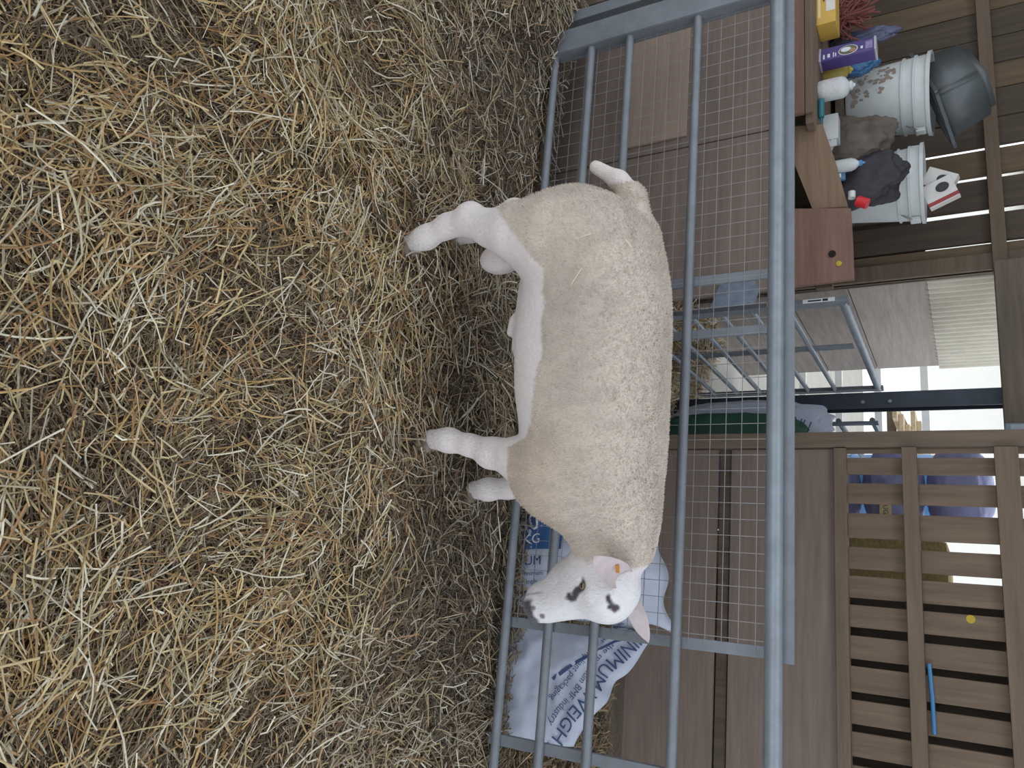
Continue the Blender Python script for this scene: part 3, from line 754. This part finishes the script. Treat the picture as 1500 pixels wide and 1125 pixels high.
# --- white buckets
def bucket(loc, r, h, label, tilt=(0, 0)):
    t = tag(empty('bucket', loc), label, 'bucket', 'white plastic buckets on the bench'); t.rotation_euler = (tilt[0], tilt[1], 0)
    rb = r*.84; pr = lambda k: rb+(r-rb)*k
    MB().lathe([(rb*.96, 0), (rb, .008), (pr(.66), h*.66), (pr(.67)+.007, h*.665), (pr(.70)+.007, h*.69), (pr(.70), h*.695), (pr(.80), h*.80), (pr(.8)+.008, h*.805), (pr(.83)+.008, h*.83), (pr(.83), h*.835),
                (pr(.97), h*.95), (r+.010, h*.955), (r+.012, h), (r-.004, h), (pr(.9)-.006, h*.9), (rb-.004, .015), (.01, .012)], 44).build('pail', WHITEP, t, True)
    hp_ = [(math.cos(a)*(r+.012), -math.sin(a)*.20*r-.01, h*.9 - math.sin(a)*r*.75) for a in np.linspace(0, math.pi, 18)]
    MB().tube(hp_, .0035, 6).build('handle', mat('handle_wire', srgb(150, 146, 140), .5, .5, bump=0), t, True)
    for s_ in (-1, 1): MB().box((s_*(r+.008), 0, h*.88), (.02, .035, .04), bev=.004).build('handle_lug', WHITEP, t)
    return t
RZ = BZ+.045
rs = tag(empty('crate_board', (-2.35, 3.42, BZ)), 'low wooden riser along the bench back under the white buckets', 'board')
for k in range(2): MB().box((0, -.115+k*.23, .0325), (1.15, .22, .025), bev=.003).build('plank', WDARK, rs)
for s_ in (-.5, 0, .5): MB().box((s_, 0, .010), (.06, .44, .020)).build('batten', WDARK, rs)
k1 = bucket(base(1250, 156, 3.42, RZ+.012), .168, .335, 'mud-spattered white bucket standing left of the dark sacks', (.03, .07))
k2 = bucket(base(1262, 280, 3.42, RZ), .16, .30, 'white bucket behind the dark sacks under two cartons', (0, .03))
# mud on the first bucket
MUD = mat('dried_mud', srgb(146, 132, 120), .9, var=.3, scale=30)
b = MB()
for i in range(60):
    a = math.radians(rng.normal(262, 20)); z = rng.uniform(.02, .2); R_ = .168*.84+.168*.16*z/.335+.0012; r_ = rng.uniform(.003, .013)
    c = Vector((math.cos(a)*R_, math.sin(a)*R_, z)); t = Vector((-math.sin(a), math.cos(a), 0))
    vs = [b.bm.verts.new(c + t*math.cos(q)*r_*rng.uniform(.5, 1.2) + Vector((0, 0, 1))*math.sin(q)*r_*rng.uniform(.6, 1.5)) for q in np.linspace(0, 6.28, 9)[:-1]]
    b.bm.faces.new(vs)
tag(b.build('mud_spatter', MUD, k1), kind='stuff')
# --- grey tub tipped on top
GTUB = mat('grey_plastic_tub', srgb(88, 94, 97), .42, var=.2, scale=5, bump=.03, spec=.6)
tb = tag(empty('storage_tub', base(1352, 150, 3.50, RZ+.335)), 'dark grey plastic tub tipped upside down on the white bucket', 'tub')
tb.rotation_euler = (math.radians(12), math.radians(-14), math.radians(-28))
bm = bmesh.new(); r = bmesh.ops.create_cube(bm, size=1.0)
for v in bm.verts:
    k = .86 if v.co.z > 0 else 1.0; v.co = Vector((v.co.x*.36*k, v.co.y*.27*k, (v.co.z+.5)*.21))
bmesh.ops.bevel(bm, geom=[e for e in bm.edges if not (e.verts[0].co.z < .01 and e.verts[1].co.z < .01)], offset=.03, segments=4, affect='EDGES')
me = bpy.data.meshes.new('tub_shell'); bm.to_mesh(me); bm.free(); link('tub_shell', me, GTUB, tb, True)
b = MB(); b.box((0, -.142, .008), (.40, .022, .016), bev=.004); b.box((0, .142, .008), (.40, .022, .016), bev=.004); b.box((-.19, 0, .008), (.02, .30, .016), bev=.004); b.box((.19, 0, .008), (.02, .30, .016), bev=.004)
b.build('rim', GTUB, tb)
# --- yellow box
yb = tag(empty('yellow_carton', base(1200, 18, 2.90)), 'yellow carton with pale label at the left end of bench', 'box')
MB().box((-.01, 0, .037), (.23, .11, .074), bev=.003).build('carton', mat('carton_yellow', srgb(206, 168, 82), .55, var=.15, scale=12, bump=.03), yb)
MB().box((-.01, -.0558, .055), (.12, .001, .034)).build('label', mat('label_pale', srgb(214, 210, 206), .6, var=.1, bump=0), yb)
MB().box((-.01, -.0558, .012), (.17, .001, .010)).build('stripe', mat('label_cream', srgb(228, 206, 160), .6, var=.1, bump=0), yb)
MB().box((-.05, -.0558, .030), (.10, .001, .006)).build('printed_line', mat('print_brown', srgb(92, 70, 40), .6, var=.1, bump=0), yb)
# --- purple tin
pt_ = tag(empty('purple_tin', base(1196, 91, 2.92)), 'tall purple tin with oval sheep picture beside the white bottle', 'tin')
pt_.rotation_euler = (0, 0, math.radians(-12))
MB().box((0, 0, .107), (.068, .060, .205), bev=.008).build('can', mat('tin_purple', srgb(84, 70, 130), .4, var=.2, scale=10, bump=.02), pt_)
for z in (.005, .210): MB().box((0, 0, z), (.072, .064, .010), bev=.004).build('rim', mat('tin_rim', srgb(196, 190, 204), .35, .4, bump=0), pt_)
def disc(name, c, rx, rz, material, parent, y):
    b = MB(); vs = [b.bm.verts.new((c[0]+math.cos(a)*rx, y, c[1]+math.sin(a)*rz)) for a in np.linspace(0, 2*math.pi, 25)[:-1]]; b.bm.faces.new(vs)
    r_ = bmesh.ops.extrude_face_region(b.bm, geom=b.bm.faces[:]); bmesh.ops.translate(b.bm, vec=(0, .0006, 0), verts=[v for v in r_['geom'] if isinstance(v, bmesh.types.BMVert)])
    return b.build(name, material, parent)
disc('oval_border', (.008, .112), .026, .036, INKW, pt_, -0.0312); disc('oval_picture', (.008, .112), .0235, .033, mat('picture_green', srgb(110, 106, 84), .6, var=.3, scale=60, bump=0), pt_, -0.0318)
disc('printed_sheep', (.004, .104), .012, .019, INKW, pt_, -0.0324); disc('printed_sheep', (.014, .128), .010, .012, mat('picture_tan', srgb(170, 130, 96), .6, var=.2, bump=0), pt_, -0.0324)
for (cx, cz, sx, sz) in ((.018, .022, .030, .006), (.016, .040, .024, .010), (.016, .058, .030, .004), (.018, .066, .024, .004), (.012, .162, .018, .008)):
    MB().box((cx, -0.0314, cz), (sx*.8, .001, sz)).build('printed_mark', INKW, pt_)
MB().box((.006, -0.0314, .188), (.042, .001, .026)).build('printed_text_block', mat('print_lilac', srgb(150, 138, 180), .6, var=.45, scale=140, bump=0), pt_)
# --- white bottle and yellow bottle
def bottle(name, loc, r, h, bm_, cm, label, cap=.02):
    t = tag(empty(name, loc), label, 'bottle')
    MB().lathe([(r*.9, 0), (r, .006), (r, h*.66), (r*.8, h*.76), (r*.38, h*.84), (r*.36, h*.9)], 24).build('flask', bm_, t, True)
    MB().lathe([(r*.44, h*.86), (r*.44, h*.92), (r*.2, h*.95), (r*.13, h), (.001, h)], 20).build('cap', cm, t, True)
    return t
wbt = bottle('bottle', base(1197, 136, 2.90), .042, .135, WHITEP, WHITEP, 'white bottle with printed label standing beside the purple tin')
V = []; Fc = []
for i in range(13):
    a = math.radians(-150 + i*10); V += [(math.cos(a)*.0426, math.sin(a)*.0426, .018), (math.cos(a)*.0426, math.sin(a)*.0426, .078)]
for i in range(12): Fc.append((2*i, 2*i+2, 2*i+3, 2*i+1))
link('label', meshd('label', V, Fc, mat('label_print', srgb(214, 214, 216), .5, var=.35, scale=160, stretch=(1, 1, 3), bump=0)), None, wbt)
bottle('bottle', base(1206, 111, 3.02), .034, .115, mat('bottle_yellow', srgb(176, 158, 84), .5, var=.15, bump=.02), mat('cap_yellow', srgb(204, 178, 80), .5, bump=0), 'small dull yellow bottle between purple tin and white bottle')
bottle('bottle', base(1236, 243, 3.03, BZ), .026, .150, WHITEP, mat('cap_blue', srgb(90, 150, 200), .5, bump=0), 'slim white bottle with blue cap beside the dark sacks')
tl_ = tag(empty('applicator', base(1195, 162, 2.86)), 'teal plastic applicator lying on the bench edge', 'tool')
MB().tube([(-.045, 0, .014), (.03, .01, .012)], .012, 12).build('barrel', mat('teal_plastic', srgb(40, 112, 124), .45, var=.15, bump=.02), tl_, True)
MB().tube([(.03, .01, .012), (.062, .014, .010)], [.005, .003], 8).build('nozzle', MATS['teal_plastic'], tl_, True)
# --- white carton
wc = tag(empty('white_carton', base(1210, 199, 3.01)), 'open white carton lying on the bench before the dark sack', 'box')
MB().box((-.02, 0, .030), (.115, .06, .058), bev=.002).build('carton', WHITEP, wc)
MB().box((.062, -.004, .026), (.05, .055, .003), Matrix.Rotation(.35, 3, 'Y')).build('flap', WHITEP, wc)
MB().box((.055, -.030, .028), (.045, .003, .05), Matrix.Rotation(-.35, 3, 'Z')).build('flap', WHITEP, wc)
# --- sacks
SACK = mat('brown_sack', srgb(104, 94, 86), .9, var=.3, scale=10, bump=.4, bscale=40)
SACKD = mat('black_sack', srgb(58, 56, 62), .7, var=.35, scale=8, bump=.3, bscale=30)
tag(lumpy('sack', base(1232, 212, 3.14, BZ+.10), (.115, .07, .15), SACK, 21, .24, .100), 'crumpled grey-brown sack in front of the spattered bucket', 'sack', 'sacks on the bench')
tag(lumpy('sack', base(1238, 268, 3.14, BZ+.12), (.115, .07, .165), SACKD, 33, .26, .120), 'crumpled black sack before the bucket carrying cartons', 'sack', 'sacks on the bench')
# --- sachet and red-capped bottle
sc_ = tag(empty('sachet', base(1226, 255, 3.04)), 'blue and white printed sachet leaning on the black sack', 'sachet')
MB().box((0, 0, .038), (.06, .016, .076), Matrix.Rotation(-.15, 3, 'X'), bev=.005).build('pouch', mat('sachet_blue', srgb(84, 124, 164), .45, var=.3, scale=40, bump=.1), sc_)
for q in (-.012, .014): MB().box((q, -.0105, .050), (.018, .002, .022), Matrix.Rotation(-.15, 3, 'X')).build('printed_square', INKW, sc_)
rc = tag(empty('marker_can', base(1245, 316, 2.95, aty(1248, 316, 2.81).z)), 'red bottle with white cap on top of the reddish board', 'bottle')
MB().tube([(0.01, -.13, .018), (.028, -.13, .052)], .020, 14).build('can', mat('red_plastic', srgb(196, 40, 48), .45, var=.15, bump=.02), rc, True)
MB().tube([(-.004, -.13, .0), (-.03, -.13, .0)], .013, 12).build('cap', WHITEP, rc, True)
# --- cartons on the second bucket
for q, (px, py, rot) in enumerate(((1378, 262, .5), (1376, 293, -.35))):
    t = tag(empty('card_packet', base(px-18, py, 3.40, RZ+.30)), ('white and red card packet with dark round window, the one nearer the grey tub', 'white and red card packet with dark cutout, at the right above the bucket')[q], 'packet', 'card packets on the bucket')
    t.rotation_euler = (.1, rot, .15)
    MB().box((0, 0, .06), (.10, .05, .12), bev=.003).build('card', mat('card_white', srgb(206, 204, 200), .6, var=.15, bump=.05), t)
    MB().box((.038, -.0255, .06), (.016, .001, .12)).build('red_stripe', mat('card_red', srgb(150, 60, 60), .6, var=.2, bump=0), t)
    disc('window', (-.012, .075), .020, .026, mat('window_dark', srgb(58, 52, 60), .6, var=.2, bump=0), t, -.0262)
# --- twine and blue film
def tangle(name, c, r, n, rad, material, seed):
    g_ = np.random.default_rng(seed); b = MB()
    for i in range(n):
        p = g_.normal(0, .4, (7, 3))*np.array(r); p = np.cumsum(g_.normal(0, .35, (7, 3)), 0)*np.array(r)*.6 + p*.5; p -= p.mean(0)
        p[:, 2] = np.maximum(np.abs(p[:, 2]), .004); q = []
        for k in range(6):
            for t in np.linspace(0, 1, 5)[:-1]: q.append(p[k]*(1-t)+p[k+1]*t)
        q = np.array(q)
        for _ in range(3): q[1:-1] = (q[:-2]+q[1:-1]*2+q[2:])/4
        b.tube([Vector(v) for v in q], rad, 5)
    o = b.build(name, material); o.location = c; return o
tag(tangle('twine_bundle', base(1240, 22, 3.12), (.16, .06, .26), 60, .0045, mat('red_twine', srgb(128, 76, 70), .8, var=.3, scale=40, bump=.1), 5), 'tangled bundle of red baler twine behind the yellow carton', 'twine')
tag(tangle('twine_bundle', base(1262, 104, 3.12), (.06, .03, .14), 10, .0034, mat('brown_twine', srgb(124, 82, 74), .8, var=.3, scale=40, bump=.1), 8), 'loose brown twine strands draped before the spattered bucket', 'twine')
tag(lumpy('plastic_film', base(1244, 96, 3.16, BZ+.10), (.05, .04, .10), mat('blue_film', srgb(66, 112, 160), .35, var=.3, scale=30, bump=.3), 41, .3, .098), 'crumpled blue plastic film against the spattered bucket', 'plastic')
tag(lumpy('plastic_film', base(1262, 58, 3.22, BZ+.13), (.035, .03, .15), mat('violet_film', srgb(92, 96, 124), .3, var=.4, scale=30, bump=.3), 47, .3, .128), 'crumpled blue-violet plastic film behind the purple tin', 'plastic')

# ================================================================== YARD seen through the gaps
TIM = wood('sawn_timber', 196, 176, 146, 'y', .3)
p0 = atx(1300, 600, -1.0)
# stack of long boards
for i in range(6):
    t = tag(MB().box((0, 0, 0), (.16, 3.0, .035), bev=.003).build('timber_board', TIM), ('lowest', 'second lowest', 'third lowest', 'third highest', 'second highest', 'topmost')[i] + ' pale sawn board in the timber stack beyond the steel post', 'board', 'boards of the timber stack')
    t.location = (-1.62 + .02*(i % 2), 8.2 + .12*i, .95+.037*i); t.rotation_euler = (0, 0, math.radians(3*(i % 3)))
tr = tag(empty('timber_trestle', (-1.62, 8.4, -.04)), 'trestle carrying the timber stack in the yard', 'trestle')
for yy in (-1.0, 1.1):
    MB().box((0, yy, .955-.04), (.5, .07, .07)).build('bearer', WBAT, tr)
    for s_ in (-1, 1): MB().box((s_*.2, yy, .44), (.06, .06, .88)).build('leg', WBAT, tr)
# white rails
wrl = tag(empty('white_fence', (-1.4, 6.4, -.04)), 'white painted rail fence in the bright yard beyond the passage', 'fence')
WPAINT = mat('white_paint', srgb(236, 236, 232), .5, var=.08, bump=.03)
for z in (.35, .62, .9, 1.22): MB().box((0, 0, z), (2.6, .03, .05)).build('rail', WPAINT, wrl)
for xx in (-1.1, -.2, .7): MB().box((xx, .04, .65), (.06, .05, 1.3)).build('post', WPAINT, wrl)
# far white house wall
hw_ = tag(empty('house', (-1.0, 15, -.04)), 'white rendered house far behind in the yard', 'building')
MB().box((0, .3, 1.3), (14, .4, 2.6)).build('wall', mat('white_render', srgb(236, 234, 228), .8, var=.06, bump=.05), hw_)
for xx in (4.0, 5.8): MB().box((xx, .09, 1.4), (.9, .03, .9)).build('window', mat('window_glass', srgb(120, 135, 150), .2, var=.2, bump=0), hw_)
MB().box((0, .2, 2.66), (14.3, .7, .12)).build('eaves', WBAT, hw_)
# second white hurdle beyond the steel post
h2 = tag(empty('hurdle', (-.97, 4.25, 0)), 'pale galvanised hurdle beyond the dark steel post', 'hurdle')
for z in (.3, .5, .7, .86, 1.02): MB().tube([(0, 0, z), (0, 1.3, z)], .014, 8).build('rail', GALV, h2, True)
for yy in (0, .65, 1.3): MB().box((.016, yy, .52), (.012, .05, 1.06)).build('stile', GALV, h2)
# white feed bag and green bag leaning by the timber post
def cushion(name, loc, d, rz, rx, material, seed, label, cat, group=None):
    o = lumpy(name, loc, (d[0]/2, d[1]/2, d[2]/2), material, seed, .10); o.rotation_euler = (rx, 0, rz); tag(o, label, cat, group); return o
wf = cushion('feed_bag', (-.86, 3.86, .46), (.26, .16, .86), .1, 0, BAGW, 61, 'white feed bag with blue letters beside the timber post', 'bag')
V, Fc = text_geo('NU', .06)
def put_text(parent, V, Fc, ox, oy, oz, ang, material, name='lettering'):
    W = []
    for p in V: W.append((ox + p.x*math.cos(ang)-p.y*math.sin(ang), oy, oz + p.x*math.sin(ang)+p.y*math.cos(ang)))
    return link(name, meshd(name, W, Fc, material), None, parent)
put_text(wf, V, Fc, .0, -.085, .30, 1.2, NAVY)
cushion('green_bag', (-.80, 3.72, .41), (.2, .12, .80), 0, 0, mat('green_plastic', srgb(46, 88, 70), .5, var=.25, bump=.15), 67, 'dark green plastic bag low beside the timber post', 'bag')
# behind the pallet slats: lilac feed bags, blue drum, straw bale
LIL = mat('lilac_bag', srgb(150, 152, 196), .5, var=.2, scale=12, bump=.15)
fbx = aty(1300, 722, 4.5)
for k in range(5):
    o = lumpy('feed_bag', (fbx.x-.02, 4.62, .15+.31*k), (.24, .17, .15), LIL, 70+k, .08)
    tag(o, ['bottom lilac feed bag of the stack behind the slats', 'second lowest lilac feed bag of the stack behind the slats', 'middle lilac feed bag of the stack behind the slats', 'lilac feed bag with yellow label behind the slats', 'topmost lilac feed bag of the stack behind the slats'][k], 'bag', 'lilac feed bags in a stack')
    if k == 3:
        pz = aty(1297, 744, 4.44); 
        MB().box((pz.x-o.location.x, 4.44-4.62, pz.z-o.location.z), (.07, .004, .055)).build('yellow_label', mat('label_yellow', srgb(220, 206, 150), .6, var=.1, bump=0), o)
        V, Fc = text_geo('PUG', .034); put_text(o, V, Fc, pz.x-o.location.x, 4.4365-4.62, pz.z-o.location.z, 0, NAVY)
dr = aty(1360, 728, 6.0)
t = tag(empty('blue_drum', (dr.x, 6.0, -.04)), 'blue plastic drum on a block behind the slats', 'drum')
MB().lathe([(.26, .45), (.29, .48), (.29, .75), (.30, .77), (.29, .79), (.29, 1.08), (.30, 1.1), (.29, 1.12), (.28, 1.36), (.22, 1.40), (.05, 1.41)], 36).build('barrel', mat('drum_blue', srgb(70, 130, 190), .4, var=.15, bump=.03), t, True)
MB().box((0, 0, .225), (.5, .5, .45)).build('block', mat('concrete_block', srgb(150, 148, 142), .9, var=.2), t)
bl_ = aty(1320, 795, 4.4)
t = tag(empty('straw_bale', (bl_.x+.25, 4.45, -.04)), 'upright straw bales stacked behind the slats', 'bale')
for k in range(3): 
    bb = MB(); bb.box((0, 0, .23+.46*k), (.5, .6, .455), bev=.04); bb.build('bale', mat('bale_straw', srgb(190, 168, 118), .9, var=.5, scale=30, stretch=(1, 3, 3), bump=.8, bscale=60), t)
# small blue-grey switch box on the beam, blue pipe on the slats, yellow paint mark
sw = tag(empty('switch_box', aty(1491, 628, 3.80)), 'small blue-grey switch box on the beam above the passage', 'switch box')
MB().box((0, .02, 0), (.05, .04, .09), bev=.006).build('cover', mat('switch_grey', srgb(120, 136, 150), .5, var=.1, bump=0), sw)
MB().box((0, -.0015, 0), (.036, .003, .05), bev=.001).build('plate', mat('switch_plate', srgb(150, 162, 172), .5, var=.1, bump=0), sw)
pa, pb = aty(1361, 972, YP-.012), aty(1369, 1076, YP-.012)
tag(MB().tube([pa, (pa+pb)/2+Vector((0, .003, .002)), pb], .0075, 8).build('blue_pipe', mat('pipe_blue', srgb(70, 130, 180), .4, var=.1, bump=0), None, True), 'thin blue plastic pipe standing against the pallet slats', 'pipe')
for nm, px, py, rx in (('paint_mark', 1422, 907, .016),):
    c = aty(px, py, YP+.0015)-wr.location; hl = MB(); hl.tube([c, c+Vector((0, -.0025, 0))], rx, 10); hl.build(nm, mat('paint_yellow', srgb(186, 160, 50), .7, var=.2, bump=0), wr)
# stalks lying on the ram's fleece
for px, py, ln, a, lb in ((855, 345, .03, .2, 'short pale straw stalk on the haunch of the ram'), (845, 404, .05, .9, 'long pale straw stalk on the flank of the ram'), (920, 355, .025, 2.2, 'tiny pale straw stalk on the rump of the ram below its back')):
    d = ray(px, py); th = RAM_TH; ey = Vector((-math.sin(th), math.cos(th), 0)); P0 = ram.location
    # find where the sight line meets the fleece
    inv = Matrix.Translation(P0) @ Matrix.Rotation(th, 4, 'Z'); inv = inv.inverted(); o0 = np.array(inv @ CAMP); o1 = np.array(inv @ (CAMP+d)); dd = o1-o0; dd /= np.linalg.norm(dd)
    rel = RV - o0; t = rel@dd; dist = np.linalg.norm(rel - t[:, None]*dd, axis=1); k = np.argmin(np.where(dist < .006, t, 99))
    c = RV[k]+RN[k]*.007; tn = np.cross(RN[k], [math.cos(a), .2, math.sin(a)]); tn /= np.linalg.norm(tn)
    W = Matrix.Translation(P0) @ Matrix.Rotation(th, 4, 'Z')
    o = MB().tube([W @ Vector(c-tn*ln/2), W @ Vector(c+RN[k]*.002), W @ Vector(c+tn*ln/2)], .0016, 5).build('straw_stalk', mat('pale_stalk', srgb(220, 208, 180), .6, var=.1, bump=0))
    tag(o, lb, 'straw', 'straw stalks on the fleece')
